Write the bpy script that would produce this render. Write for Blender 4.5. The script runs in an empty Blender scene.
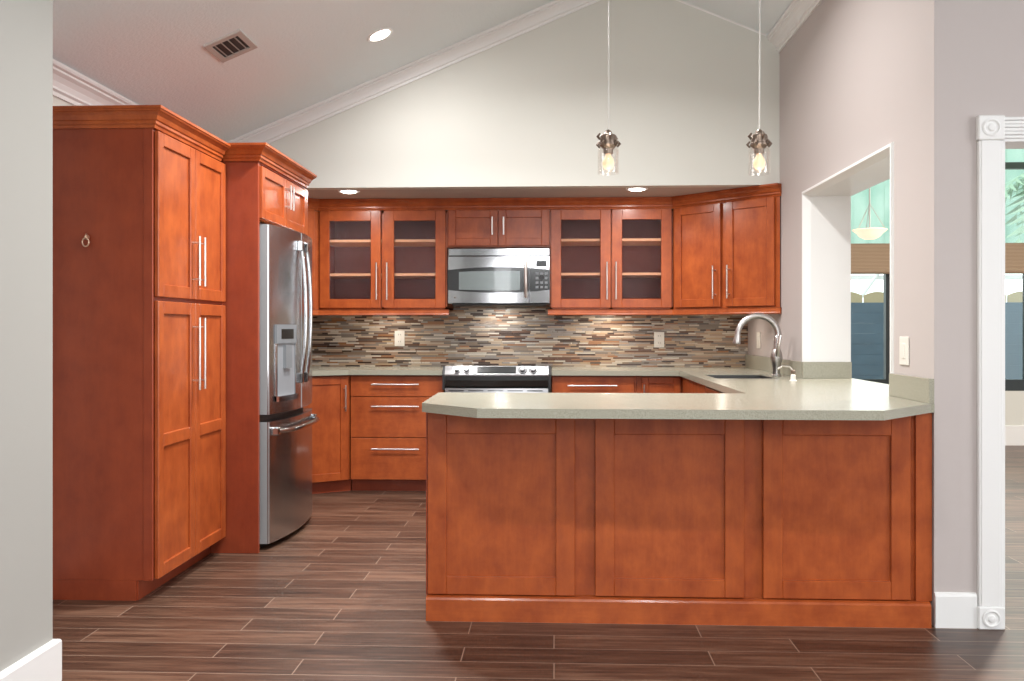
import bpy, bmesh, math, random
from mathutils import Vector, Matrix
from mathutils.geometry import tessellate_polygon
random.seed(7)
S = bpy.context.scene
COL = S.collection
PI = math.pi

# ------------------------------------------------------------------ camera
F = 930.0; EYE = 1.2; TH = math.atan(42/930.0)
cam_d = bpy.data.cameras.new('camera'); cam = bpy.data.objects.new('camera', cam_d); COL.objects.link(cam)
cam_d.sensor_fit = 'HORIZONTAL'; cam_d.sensor_width = 36.0; cam_d.lens = 36.0*F/1024
cam_d.shift_y = -11.5/1024; cam_d.clip_start = 0.05; cam_d.clip_end = 200
cam.location = (0, 0, EYE); cam.rotation_euler = (PI/2, 0, TH)
S.camera = cam

# ------------------------------------------------------------------ world, lights, exposure
S.view_settings.view_transform = 'Standard'; S.view_settings.look = 'None'
S.view_settings.gamma = 1.0; S.view_settings.use_curve_mapping = False
S.view_settings.exposure = 0.40
w = bpy.data.worlds.new('sky'); S.world = w; w.use_nodes = True
wn = w.node_tree; bgn = wn.nodes['Background']
bgn.inputs[0].default_value = (0.88, 0.94, 0.94, 1); bgn.inputs[1].default_value = 1.9

def area(name, loc, rot, sx, sy, watts, color=(1, 1, 1), shape='RECTANGLE', spread=None):
    d = bpy.data.lights.new(name, 'AREA'); d.shape = shape; d.size = sx
    if shape in ('RECTANGLE', 'ELLIPSE'): d.size_y = sy
    d.energy = watts; d.color = color
    if spread is not None: d.spread = spread
    o = bpy.data.objects.new(name, d); COL.objects.link(o); o.location = loc; o.rotation_euler = rot
    return o
DAY = (0.97, 0.98, 1.0); WARM = (1.0, 0.90, 0.78); NEUT = (1.0, 0.985, 0.965)
# daylight from the windows in the wall behind the camera
for wx in (-0.95, 0.35, 1.65, 3.6):
    area('daylight_rear_window', (wx, -3.35, 1.55), (PI/2, 0, 0), 0.3, 1.7, 13, DAY)
# added daylight panel above them, brightens the gable wall and ceiling
area('daylight_gable_fill', (0.4, -3.3, 2.75), (PI/2, 0, 0), 2.6, 0.8, 55, DAY)
# added daylight panel right of the living room, lights the sloped ceiling
area('daylight_side_fill', (5.7, 0.2, 1.75), (PI/2, 0, PI/2), 3.2, 2.6, 140, DAY)
# room beyond the doorway gets its own window daylight and a side fill
area('daylight_far_room', (4.4, 9.55, 1.8), (-PI/2, 0, 0), 3.0, 2.0, 20, (0.97, 1.0, 0.97))
area('far_side_fill', (7.85, 7.2, 1.6), (PI/2, 0, PI/2), 3.0, 2.0, 50, (1.0, 0.92, 0.88))  # added side fill to brighten the window wall
# recessed lights of the living room and kitchen, out of the frame
for lx, ly, lz, e in ((-0.45, 1.9, 3.1, 17), (0.75, 1.7, 3.35, 17), (0.3, -0.8, 3.4, 16), (-0.8, 4.6, 2.95, 38), (0.25, 4.6, 3.45, 42)):
    area('downlight', (lx, ly, lz), (0, 0, 0), 0.14, 0.14, e, NEUT, 'DISK', spread=math.radians(145))
area('far_floor_fill', (3.4, 6.4, 3.2), (0, 0, 0), 0.3, 0.3, 125, (1, 0.90, 0.78), 'DISK')  # added warm fill from above for the far room floor

# ------------------------------------------------------------------ materials
def newmat(name):
    m = bpy.data.materials.new(name); m.use_nodes = True
    nt = m.node_tree; b = nt.nodes['Principled BSDF']
    return m, nt, b
def lin(c): return c/12.92 if c <= 0.04045 else ((c+0.055)/1.055)**2.4
def rgb(r, g, b): return (lin(r/255), lin(g/255), lin(b/255), 1)
def N(nt, t, **kw):
    n = nt.nodes.new(t)
    for k, v in kw.items():
        if k in n.inputs: n.inputs[k].default_value = v
        else: setattr(n, k, v)
    return n
def coords(nt, scale=(1, 1, 1)):
    tc = N(nt, 'ShaderNodeTexCoord'); mp = N(nt, 'ShaderNodeMapping'); mp.inputs['Scale'].default_value = scale
    nt.links.new(tc.outputs['Object'], mp.inputs['Vector']); return mp.outputs['Vector']
def noise(nt, vec, scale, detail=3, rough=0.55):
    n = N(nt, 'ShaderNodeTexNoise'); n.inputs['Scale'].default_value = scale; n.inputs['Detail'].default_value = detail; n.inputs['Roughness'].default_value = rough
    nt.links.new(vec, n.inputs['Vector']); return n.outputs['Fac']
def ramp(nt, fac, stops, interp='LINEAR'):
    r = N(nt, 'ShaderNodeValToRGB'); cr = r.color_ramp; cr.interpolation = interp
    while len(cr.elements) < len(stops): cr.elements.new(0.5)
    for e, (p, c) in zip(cr.elements, stops): e.position = p; e.color = c
    nt.links.new(fac, r.inputs['Fac']); return r.outputs['Color']
def bump(nt, b, h, strength, dist=0.002):
    n = N(nt, 'ShaderNodeBump'); n.inputs['Strength'].default_value = strength; n.inputs['Distance'].default_value = dist
    nt.links.new(h, n.inputs['Height']); nt.links.new(n.outputs['Normal'], b.inputs['Normal'])
def mix(nt, fac, a, b2, mode='MIX'):
    m = N(nt, 'ShaderNodeMix'); m.data_type = 'RGBA'; m.blend_type = mode
    if isinstance(fac, (int, float)): m.inputs[0].default_value = fac
    else: nt.links.new(fac, m.inputs[0])
    if isinstance(a, tuple) and len(a) == 3: a = a+(1,)
    if isinstance(b2, tuple) and len(b2) == 3: b2 = b2+(1,)
    for s, i in ((a, 6), (b2, 7)):
        if isinstance(s, tuple): m.inputs[i].default_value = s
        else: nt.links.new(s, m.inputs[i])
    return m.outputs[2]
def math_(nt, op, a, b2=None, c=None):
    m = N(nt, 'ShaderNodeMath'); m.operation = op
    for i, s in enumerate((a, b2, c)):
        if s is None: continue
        if isinstance(s, (int, float)): m.inputs[i].default_value = s
        else: nt.links.new(s, m.inputs[i])
    return m.outputs[0]

def paint(name, c, rough=0.6, tex=0.0, tscale=90, var=0.03):
    m, nt, b = newmat(name); v = coords(nt)
    n = noise(nt, v, 1.3, 2)
    k = 1-var
    nt.links.new(mix(nt, n, (c[0]*k, c[1]*k, c[2]*k, 1), c), b.inputs['Base Color'])
    b.inputs['Roughness'].default_value = rough
    if tex: bump(nt, b, noise(nt, v, tscale, 4, 0.6), tex, 0.004)
    return m
def wood(name, dark, light, grain=(9, 9, 1.2), rough=0.36, coat=0.22):
    m, nt, b = newmat(name); v = coords(nt, grain)
    g1 = noise(nt, v, 7.0, 5, 0.6); v2 = coords(nt, (1.3, 1.3, 1.0)); g2 = noise(nt, v2, 7.5, 6, 0.6)
    g = math_(nt, 'MULTIPLY_ADD', g1, 0.22, math_(nt, 'MULTIPLY', g2, 0.78))
    nt.links.new(ramp(nt, g, [(0.30, dark), (0.66, light)]), b.inputs['Base Color'])
    b.inputs['Roughness'].default_value = rough; b.inputs['Coat Weight'].default_value = coat; b.inputs['Coat Roughness'].default_value = 0.18
    b.inputs['Specular IOR Level'].default_value = 0.3
    return m
def plain(name, c, rough=0.5, metal=0.0, coat=0.0, var=0.06, nscale=30):
    m, nt, b = newmat(name); n = noise(nt, coords(nt), nscale, 2)
    k = 1-var
    nt.links.new(mix(nt, n, (c[0]*k, c[1]*k, c[2]*k, 1), c), b.inputs['Base Color'])
    b.inputs['Roughness'].default_value = rough; b.inputs['Metallic'].default_value = metal; b.inputs['Coat Weight'].default_value = coat
    return m
def steel(name, c, rough=0.24, scale=(2, 2, 300), wavy=0, aniso=0.4):
    m, nt, b = newmat(name); v = coords(nt, scale); n = noise(nt, v, 3.0, 3)
    k = 0.9
    nt.links.new(mix(nt, n, (c[0]*k, c[1]*k, c[2]*k, 1), c), b.inputs['Base Color'])
    b.inputs['Metallic'].default_value = 1; b.inputs['Roughness'].default_value = rough
    b.inputs['Anisotropic'].default_value = aniso
    if wavy: bump(nt, b, noise(nt, coords(nt, (3, 3, 0.9)), 2.0, 2), wavy, 0.02)
    return m

M = {}
M['wood'] = wood('cherry_wood', rgb(140, 60, 27), rgb(180, 90, 42))
M['wood_h'] = wood('cherry_wood_level_grain', rgb(140, 61, 28), rgb(182, 92, 44), (1.2, 9, 9))
M['wood_panel'] = wood('cherry_wood_shaded', rgb(130, 54, 32), rgb(152, 68, 40), (9, 9, 1.0), 0.38, 0.25)  # darker, duller cherry: side panel shade is put into the colour
M['wood_in'] = wood('cabinet_interior', rgb(150, 96, 90), rgb(172, 114, 104), (6, 6, 1), 0.6, 0)
M['shelf_wood'] = wood('shelf_edge_wood', rgb(240, 196, 150), rgb(248, 212, 168), (1, 9, 9), 0.5, 0)
M['wall_cream'] = paint('cream_paint', rgb(214, 214, 207), 0.7, 0.05)
M['wall_grey'] = paint('grey_paint', rgb(170, 169, 164), 0.7, 0.05)
M['wall_mauve'] = paint('mauve_paint', rgb(188, 179, 176), 0.7, 0.05)
M['ceiling'] = paint('ceiling_texture', rgb(232, 240, 242), 0.9, 0.7, 60)
M['soffit'] = paint('soffit_paint', rgb(190, 182, 176), 0.8, 0.1)
M['white'] = paint('white_trim_paint', rgb(232, 232, 231), 0.4, 0, var=0.015)
M['steel'] = steel('brushed_steel', (0.52, 0.52, 0.53), 0.14)
M['steel_fridge'] = steel('brushed_steel_dark', (0.56, 0.57, 0.58), 0.24, (2, 2, 300), 0.35)
M['steel_range'] = steel('range_steel', (0.34, 0.34, 0.35), 0.28)
M['steel_mw'] = steel('microwave_steel', (0.42, 0.42, 0.43), 0.09, aniso=0)
M['nickel'] = steel('satin_nickel', (0.74, 0.71, 0.68), 0.3, (40, 40, 40))
M['faucet'] = steel('faucet_nickel', (0.50, 0.48, 0.47), 0.32, (40, 40, 40))
M['black'] = plain('black_gloss', (0.012, 0.013, 0.014, 1), 0.12, 0, 0.5)
M['blackmat'] = plain('black_plastic', (0.02, 0.02, 0.022, 1), 0.45)
M['dark'] = plain('dark_plastic', (0.05, 0.05, 0.055, 1), 0.5)  # dark grey plastic of the dishwasher body
M['greyplast'] = plain('grey_plastic', rgb(120, 124, 128), 0.35)
M['sidegrey'] = plain('fridge_side_grey', rgb(158, 160, 162), 0.4, 0.0)
M['mwglass'] = plain('oven_window', rgb(112, 120, 120), 0.16, 0.2, 0.5)
M['display'] = plain('dark_display', rgb(16, 20, 22), 0.25)
M['plate'] = plain('white_plastic', rgb(226, 222, 214), 0.35, var=0.02)
M['slot'] = plain('slot_grey', rgb(110, 105, 100), 0.5)
M['bronze'] = plain('aged_bronze', rgb(150, 132, 118), 0.3, 0.7, nscale=200, var=0.6)
M['brass'] = plain('brushed_brass', rgb(232, 205, 180), 0.3, 0.9)
M['sink'] = steel('sink_steel_shaded', (0.12, 0.12, 0.12), 0.5)  # steel darkened: shade inside the sink cut-out is put into the colour
M['recess'] = plain('pale_grey_plastic', rgb(138, 142, 147), 0.35)
M['cord'] = plain('silver_cord', rgb(205, 202, 196), 0.4, 0.3)
M['bluefence'] = plain('blue_slats', rgb(74, 100, 120), 0.6, nscale=6, var=0.35)
M['tan'] = plain('tan_wood', rgb(176, 160, 128), 0.7)
M['leaf'] = plain('palm_leaf', rgb(176, 206, 178), 0.5, nscale=4, var=0.4)
M['bark'] = plain('palm_bark', rgb(120, 105, 80), 0.9, nscale=14, var=0.5)
M['patio'] = plain('patio_concrete', rgb(180, 178, 168), 0.8)
M['frameblack'] = plain('black_aluminium', (0.016, 0.022, 0.024, 1), 0.35)
M['framegreen'] = plain('dark_green_aluminium', rgb(64, 84, 74), 0.4)

# countertop: fine speckled grey-green quartz
m, nt, b = newmat('quartz'); v = coords(nt)
n1 = noise(nt, v, 260, 2, 0.7)
nt.links.new(ramp(nt, n1, [(0.35, rgb(141, 139, 124)), (0.5, rgb(158, 156, 140)), (0.68, rgb(168, 166, 151))]), b.inputs['Base Color'])
b.inputs['Roughness'].default_value = 0.22; b.inputs['Specular IOR Level'].default_value = 0.5
M['quartz'] = m

# thin glass
def thin_glass(name, tint, refl=0.12, rough=0.02):
    m = bpy.data.materials.new(name); m.use_nodes = True; nt = m.node_tree; nt.nodes.clear()
    out = N(nt, 'ShaderNodeOutputMaterial'); t = N(nt, 'ShaderNodeBsdfTransparent'); t.inputs[0].default_value = tint
    g = N(nt, 'ShaderNodeBsdfGlossy'); g.inputs['Roughness'].default_value = rough; g.inputs[0].default_value = (1, 1, 1, 1)
    mx = N(nt, 'ShaderNodeMixShader'); lw = N(nt, 'ShaderNodeLayerWeight'); lw.inputs[0].default_value = 0.25
    nt.links.new(math_(nt, 'MULTIPLY_ADD', lw.outputs['Facing'], 0.12, refl), mx.inputs[0])
    nt.links.new(t.outputs[0], mx.inputs[1]); nt.links.new(g.outputs[0], mx.inputs[2]); nt.links.new(mx.outputs[0], out.inputs[0])
    return m, nt, g
M['glass'], _, _ = thin_glass('window_glass', (0.93, 0.97, 0.96, 1), 0.03)
M['jar'], _, _ = thin_glass('jar_glass', (0.97, 0.96, 0.95, 1), 0.06)
M['reeded'], nt, g = thin_glass('reeded_glass', (0.90, 0.84, 0.84, 1), 0.012, 0.12)
wv = N(nt, 'ShaderNodeTexWave'); wv.bands_direction = 'X'; wv.inputs['Scale'].default_value = 32
nt.links.new(coords(nt), wv.inputs['Vector']); bp = N(nt, 'ShaderNodeBump'); bp.inputs['Strength'].default_value = 0.5; bp.inputs['Distance'].default_value = 0.002
nt.links.new(wv.outputs['Fac'], bp.inputs['Height']); nt.links.new(bp.outputs[0], g.inputs['Normal'])

def emit(name, c, s):
    m, nt, b = newmat(name); b.inputs['Emission Color'].default_value = c; b.inputs['Emission Strength'].default_value = s
    b.inputs['Base Color'].default_value = c
    return m
M['lamp'] = emit('lamp_lens', (1, 0.93, 0.82, 1), 14)
M['bulb'] = emit('warm_bulb', (1, 0.70, 0.45, 1), 0.38)
M['bowl'] = emit('lit_bowl', (1, 0.82, 0.62, 1), 0.55)

# floor: wood-look plank tiles
m, nt, b = newmat('plank_tile_floor'); v = coords(nt)
bt = N(nt, 'ShaderNodeTexBrick'); bt.offset = 0.37; bt.offset_frequency = 2; bt.squash = 1
for k, val in (('Scale', 1.0), ('Mortar Size', 0.0022), ('Mortar Smooth', 0.1), ('Bias', 0.0), ('Brick Width', 0.91), ('Row Height', 0.152)): bt.inputs[k].default_value = val
bt.inputs['Color1'].default_value = (0, 0, 0, 1); bt.inputs['Color2'].default_value = (1, 1, 1, 1); bt.inputs['Mortar'].default_value = (0.5, 0.5, 0.5, 1)
nt.links.new(v, bt.inputs['Vector'])
sep = N(nt, 'ShaderNodeSeparateColor'); nt.links.new(bt.outputs['Color'], sep.inputs[0])
comb = N(nt, 'ShaderNodeCombineXYZ'); nt.links.new(math_(nt, 'MULTIPLY', sep.outputs[0], 37.0), comb.inputs[2])
va = N(nt, 'ShaderNodeVectorMath'); va.operation = 'ADD'; nt.links.new(coords(nt, (1.3, 16, 1)), va.inputs[0]); nt.links.new(comb.outputs[0], va.inputs[1])
g1 = noise(nt, va.outputs[0], 2.2, 6, 0.65)
vb = N(nt, 'ShaderNodeVectorMath'); vb.operation = 'ADD'; nt.links.new(coords(nt, (0.8, 60, 1)), vb.inputs[0]); nt.links.new(comb.outputs[0], vb.inputs[1])
g3 = noise(nt, vb.outputs[0], 2.0, 3, 0.6)
gg = math_(nt, 'ADD', math_(nt, 'MULTIPLY', g1, 0.62), math_(nt, 'ADD', math_(nt, 'MULTIPLY', g3, 0.25), math_(nt, 'MULTIPLY', sep.outputs[0], 0.13)))
base = ramp(nt, gg, [(0.33, rgb(40, 27, 21)), (0.50, rgb(82, 58, 45)), (0.66, rgb(124, 94, 76))])
nt.links.new(mix(nt, bt.outputs['Fac'], base, rgb(150, 128, 112)), b.inputs['Base Color'])
b.inputs['Roughness'].default_value = 0.38
bump(nt, b, math_(nt, 'SUBTRACT', math_(nt, 'MULTIPLY', g3, 0.5), bt.outputs['Fac']), 0.35, 0.002)
M['floor'] = m

# backsplash: random linear mosaic of glass and stone
m, nt, b = newmat('strip_mosaic_tile')
tc = N(nt, 'ShaderNodeTexCoord'); sx = N(nt, 'ShaderNodeSeparateXYZ'); nt.links.new(tc.outputs['Object'], sx.inputs[0])
RH = 0.0130
zr = math_(nt, 'DIVIDE', sx.outputs['Z'], RH); row = math_(nt, 'FLOOR', zr); fz = math_(nt, 'FRACT', zr)
wn1 = N(nt, 'ShaderNodeTexWhiteNoise'); wn1.noise_dimensions = '1D'; nt.links.new(row, wn1.inputs['W'])
wid = math_(nt, 'MULTIPLY_ADD', wn1.outputs['Value'], 0.085, 0.07)
xs = math_(nt, 'ADD', math_(nt, 'DIVIDE', math_(nt, 'ADD', sx.outputs['X'], 10.0), wid), math_(nt, 'MULTIPLY', wn1.outputs['Value'], 17.3))
# jitter the joints so that lengths vary along a row
jn = N(nt, 'ShaderNodeTexNoise'); jn.noise_dimensions = '2D'; jn.inputs['Scale'].default_value = 0.9; jn.inputs['Detail'].default_value = 0
cj = N(nt, 'ShaderNodeCombineXYZ'); nt.links.new(xs, cj.inputs[0]); nt.links.new(math_(nt, 'MULTIPLY', row, 7.7), cj.inputs[1]); nt.links.new(cj.outputs[0], jn.inputs['Vector'])
xs2 = math_(nt, 'ADD', xs, math_(nt, 'MULTIPLY', jn.outputs['Fac'], 1.6))
colm = math_(nt, 'FLOOR', xs2); fx = math_(nt, 'FRACT', xs2)
c2 = N(nt, 'ShaderNodeCombineXYZ'); nt.links.new(colm, c2.inputs[0]); nt.links.new(row, c2.inputs[1])
wn2 = N(nt, 'ShaderNodeTexWhiteNoise'); wn2.noise_dimensions = '2D'; nt.links.new(c2.outputs[0], wn2.inputs['Vector'])
cols = [(0.0, (62, 44, 36)), (0.07, (98, 66, 46)), (0.14, (166, 140, 118)), (0.27, (150, 142, 134)), (0.38, (184, 166, 144)), (0.50, (140, 122, 104)), (0.60, (200, 190, 174)), (0.70, (152, 108, 74)), (0.77, (124, 114, 104)), (0.87, (176, 150, 120)), (0.94, (84, 72, 62))]
tile = ramp(nt, wn2.outputs['Value'], [(p, rgb(*c)) for p, c in cols], 'CONSTANT')
tv = mix(nt, noise(nt, coords(nt, (20, 20, 120)), 3, 3), (0.82, 0.82, 0.82, 1), (1.08, 1.06, 1.04, 1))
tile = mix(nt, 1.0, tile, tv, 'MULTIPLY')
mort = math_(nt, 'MAXIMUM', math_(nt, 'LESS_THAN', fz, 0.10), math_(nt, 'LESS_THAN', fx, 0.016))
nt.links.new(mix(nt, mort, tile, rgb(122, 108, 92)), b.inputs['Base Color'])
c3 = N(nt, 'ShaderNodeSeparateColor'); nt.links.new(wn2.outputs['Color'], c3.inputs[0])
nt.links.new(math_(nt, 'MULTIPLY_ADD', c3.outputs[1], 0.45, 0.12), b.inputs['Roughness'])
bump(nt, b, math_(nt, 'SUBTRACT', 1.0, mort), 0.4, 0.0015)
M['mosaic'] = m

# woven shade
m, nt, b = newmat('woven_bamboo'); wv = N(nt, 'ShaderNodeTexWave'); wv.bands_direction = 'Z'; wv.inputs['Scale'].default_value = 22; wv.inputs['Distortion'].default_value = 1.2
nt.links.new(coords(nt), wv.inputs['Vector'])
nz = noise(nt, coords(nt, (1, 1, 30)), 5, 3)
nt.links.new(mix(nt, wv.outputs['Fac'], rgb(138, 114, 92), mix(nt, nz, rgb(168, 146, 120), rgb(190, 168, 142))), b.inputs['Base Color']); b.inputs['Roughness'].default_value = 0.8
M['bamboo'] = m
# patio screen: pale aqua translucent mesh
m, nt, b = newmat('aqua_screen_cloth'); n = noise(nt, coords(nt, (1, 1, 0.5)), 1.6, 4)
nt.links.new(ramp(nt, n, [(0.35, rgb(176, 206, 194)), (0.65, rgb(216, 230, 222))]), b.inputs['Base Color']); b.inputs['Roughness'].default_value = 0.7
b.inputs['Transmission Weight'].default_value = 0.0
tr = N(nt, 'ShaderNodeBsdfTranslucent'); nt.links.new(b.inputs['Base Color'].links[0].from_socket, tr.inputs[0])
ms = N(nt, 'ShaderNodeMixShader'); ms.inputs[0].default_value = 0.6
nt.links.new(b.outputs[0], ms.inputs[1]); nt.links.new(tr.outputs[0], ms.inputs[2]); nt.links.new(ms.outputs[0], nt.nodes['Material Output'].inputs[0])
M['aqua'] = m

# ------------------------------------------------------------------ mesh helpers
class MB:
    def __init__(s): s.bm = bmesh.new()
    def box(s, x0, x1, y0, y1, z0, z1, bev=0.0, seg=1, rot=None, piv=None):
        t = bmesh.new(); bmesh.ops.create_cube(t, size=1)
        for v in t.verts: v.co = Vector(((x0+x1)/2+v.co.x*(x1-x0), (y0+y1)/2+v.co.y*(y1-y0), (z0+z1)/2+v.co.z*(z1-z0)))
        if bev: bmesh.ops.bevel(t, geom=t.edges[:], offset=bev, segments=seg, affect='EDGES', profile=0.5)
        if rot is not None:
            p = Vector(piv) if piv else Vector(((x0+x1)/2, (y0+y1)/2, (z0+z1)/2))
            bmesh.ops.rotate(t, verts=t.verts, cent=p, matrix=rot)
        s._add(t); return s
    def _add(s, t):
        me = bpy.data.meshes.new('t'); t.to_mesh(me); t.free(); s.bm.from_mesh(me); bpy.data.meshes.remove(me)
    def cyl(s, p0, p1, r0, r1=None, seg=20, caps=True):
        r1 = r0 if r1 is None else r1
        p0 = Vector(p0); p1 = Vector(p1); d = p1-p0
        t = bmesh.new(); bmesh.ops.create_cone(t, cap_ends=caps, segments=seg, radius1=r0, radius2=r1, depth=d.length)
        q = d.to_track_quat('Z', 'Y').to_matrix().to_4x4()
        bmesh.ops.transform(t, matrix=Matrix.Translation((p0+p1)/2) @ q, verts=t.verts)
        s._add(t); return s
    def lathe(s, prof, c, seg=32, axis='Z'):
        bm = s.bm; rings = []
        for r, h in prof:
            ring = []
            for i in range(seg):
                a = 2*PI*i/seg; x, y, z = r*math.cos(a), r*math.sin(a), h
                if axis == 'Y': x, y, z = x, -z, y
                if axis == 'X': x, y, z = z, x, y
                ring.append(bm.verts.new((c[0]+x, c[1]+y, c[2]+z)))
            rings.append(ring)
        for a, b2 in zip(rings, rings[1:]):
            for i in range(seg): bm.faces.new((a[i], a[(i+1) % seg], b2[(i+1) % seg], b2[i]))
        for ring in (rings[0], rings[-1]):
            try: bm.faces.new(ring)
            except ValueError: pass
        return s
    def tube(s, pts, rad, seg=14):
        pts = [Vector(p) for p in pts]; n = len(pts)
        rads = rad if isinstance(rad, (list, tuple)) else [rad]*n
        prev = None; rings = []; up = Vector((0, 0, 1))
        for i, p in enumerate(pts):
            t = (pts[min(i+1, n-1)]-pts[max(i-1, 0)]).normalized()
            if prev is None:
                a = t.cross(up)
                if a.length < 1e-3: a = t.cross(Vector((1, 0, 0)))
                a.normalize()
            else:
                a = (prev - t*prev.dot(t)).normalized()
            prev = a; b2 = t.cross(a)
            rings.append([s.bm.verts.new(p+(a*math.cos(2*PI*k/seg)+b2*math.sin(2*PI*k/seg))*rads[i]) for k in range(seg)])
        for a, b2 in zip(rings, rings[1:]):
            for i in range(seg): s.bm.faces.new((a[i], a[(i+1) % seg], b2[(i+1) % seg], b2[i]))
        s.bm.faces.new(rings[0][::-1]); s.bm.faces.new(rings[-1]); return s
    def prism(s, poly, lo, hi, axis='Z', holes=()):
        """polygon (2D) extruded along axis; Z: poly is (x,y); Y: poly is (x,z); X: poly is (y,z)"""
        loops = [list(poly)]+[list(h) for h in holes]
        flat = [p for l in loops for p in l]
        def P(p, h):
            if axis == 'Z': return (p[0], p[1], h)
            if axis == 'Y': return (p[0], h, p[1])
            return (h, p[0], p[1])
        tris = tessellate_polygon([[Vector((p[0], p[1], 0)) for p in l] for l in loops])
        A = [s.bm.verts.new(P(p, lo)) for p in flat]; B = [s.bm.verts.new(P(p, hi)) for p in flat]
        for t in tris:
            try:
                s.bm.faces.new([A[i] for i in t]); s.bm.faces.new([B[i] for i in t][::-1])
            except ValueError: pass
        k = 0
        for l in loops:
            n = len(l)
            for i in range(n):
                j = (i+1) % n; s.bm.faces.new((A[k+i], A[k+j], B[k+j], B[k+i]))
            k += n
        return s
    def sweep(s, prof, path, z=0.0, closed=False):
        """profile (out, height) swept along an XY path; 'out' is to the right of travel; mitred corners"""
        P = [Vector((p[0], p[1])) for p in path]; n = len(P); rings = []
        for i in range(n):
            d0 = (P[i]-P[i-1]).normalized() if (i > 0 or closed) else None
            d1 = (P[(i+1) % n]-P[i]).normalized() if (i < n-1 or closed) else None
            if d0 is None: d0 = d1
            if d1 is None: d1 = d0
            n0 = Vector((d0.y, -d0.x)); n1 = Vector((d1.y, -d1.x)); m_ = (n0+n1); m_ = m_/max(m_.dot(n0), 1e-4) if m_.length > 1e-6 else n0
            rings.append([s.bm.verts.new((P[i].x+m_.x*o, P[i].y+m_.y*o, z+h)) for o, h in prof])
        k = len(prof); R = list(zip(rings, rings[1:]))
        if closed: R.append((rings[-1], rings[0]))
        for a, b2 in R:
            for i in range(k):
                j = (i+1) % k; s.bm.faces.new((a[i], a[j], b2[j], b2[i]))
        if not closed:
            s.bm.faces.new(rings[0]); s.bm.faces.new(rings[-1][::-1])
        return s
    def build(s, name, m, parent=None, smooth=False):
        bmesh.ops.recalc_face_normals(s.bm, faces=s.bm.faces[:])
        me = bpy.data.meshes.new(name); s.bm.to_mesh(me); s.bm.free()
        me.materials.append(m)
        if smooth:
            for p in me.polygons: p.use_smooth = True
            try: me.set_sharp_from_angle(angle=math.radians(35))
            except Exception: pass
        o = bpy.data.objects.new(name, me); COL.objects.link(o)
        if parent is not None: o.parent = parent
        return o
def thing(name, label, cat, loc=(0, 0, 0), rz=0.0, group=None):
    o = bpy.data.objects.new(name, None); o.empty_display_size = 0.1; COL.objects.link(o)
    o.location = loc; o.rotation_euler = (0, 0, rz); o['label'] = label; o['category'] = cat
    if group: o['group'] = group
    return o
def tag(o, label, cat, group=None):
    o['label'] = label; o['category'] = cat
    if group: o['group'] = group
    return o
def struct(mb, name, m, label=None):
    o = mb.build(name, m); o['kind'] = 'structure'
    if label: o['label'] = label
    return o
def copy_tree(o, parent=None):
    c = o.copy(); COL.objects.link(c); c.parent = parent
    for ch in o.children: copy_tree(ch, c)
    return c

# ------------------------------------------------------------------ room shell
XL, XR = -2.4, 1.53          # left wall, right wall faces
YB, YS = 7.43, 6.39          # back wall, face of the gable above the soffit
ZS = 2.180                   # soffit underside
YE = 3.82                    # near end of the right wall
XO = 1.80                    # outer face of the right wall
RX, RZ, SL = 0.445, 3.614, 0.4167
def zc(x): return RZ-SL*abs(x-RX)

struct(MB().box(-3.2, 8.2, -3.7, 9.9, -0.12, 0.0), 'floor', M['floor'])
# sloped ceiling (both slopes) and the flat part on the right
cb = MB()
for x0, x1 in ((-2.7, RX), (RX, XR+0.02)):
    cb.prism([(x0, zc(x0)), (x1, zc(x1)), (x1, zc(x1)+0.12), (x0, zc(x0)+0.12)], -3.7, YB+0.1, 'Y')
ceil = struct(cb, 'ceiling', M['ceiling'])
struct(MB().box(XR+0.01, 6.2, -3.7, YE+0.06, zc(XR), zc(XR)+0.12), 'ceiling_flat', M['ceiling'])
struct(MB().box(XO-0.05, 8.2, YE+0.06, 9.95, 3.42, 3.54), 'ceiling_far', M['ceiling'])
struct(MB().box(XL-0.2, XL, 3.0, YB+0.2, 0, 2.6), 'wall_left', M['wall_cream'])
struct(MB().box(XL-0.2, -1.70, -3.7, 3.083, 0, 2.9), 'wall_near_left', M['wall_grey'])
struct(MB().box(XL-0.2, XR+0.3, YB, YB+0.15, 0, 2.3), 'wall_back', M['wall_cream'])
# gable wall above the cabinets with the soffit underside
g = MB().prism([(XL, ZS), (XR, ZS), (XR, zc(XR)+0.05), (RX, RZ+0.05), (XL, zc(XL)+0.05)], YS, YS+0.1, 'Y')
struct(g, 'wall_gable', M['wall_cream'])
struct(MB().box(XL, XR, YS+0.1, YB, ZS, ZS+0.08), 'ceiling_soffit', M['soffit'])
# right wall with pass-through opening (Y 4.36-5.86, Z 0.862-2.05)
PY0, PY1, PZ0, PZ1 = 4.28, 5.765, 0.862, 2.028
r = MB().prism([(YE, 0), (9.83, 0), (9.83, 3.5), (YE, 3.5)], XR, XO, 'X', holes=[[(PY0, PZ0), (PY1, PZ0), (PY1, PZ1), (PY0, PZ1)]])
struct(r, 'wall_right', M['wall_mauve'])
# white lining of the pass-through: jambs, head, rounded outer lip
tw = 0.02; pr = 0.012
t = MB()
lip = [(PY0, PZ0), (PY0, PZ1), (PY1, PZ1), (PY1, PZ0)]
inn = [(PY0+tw, PZ0), (PY0+tw, PZ1-tw), (PY1-tw, PZ1-tw), (PY1-tw, PZ0)]
poly = lip+inn[::-1]
t.prism(poly, XR+0.035, XO+0.004, 'X')
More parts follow.
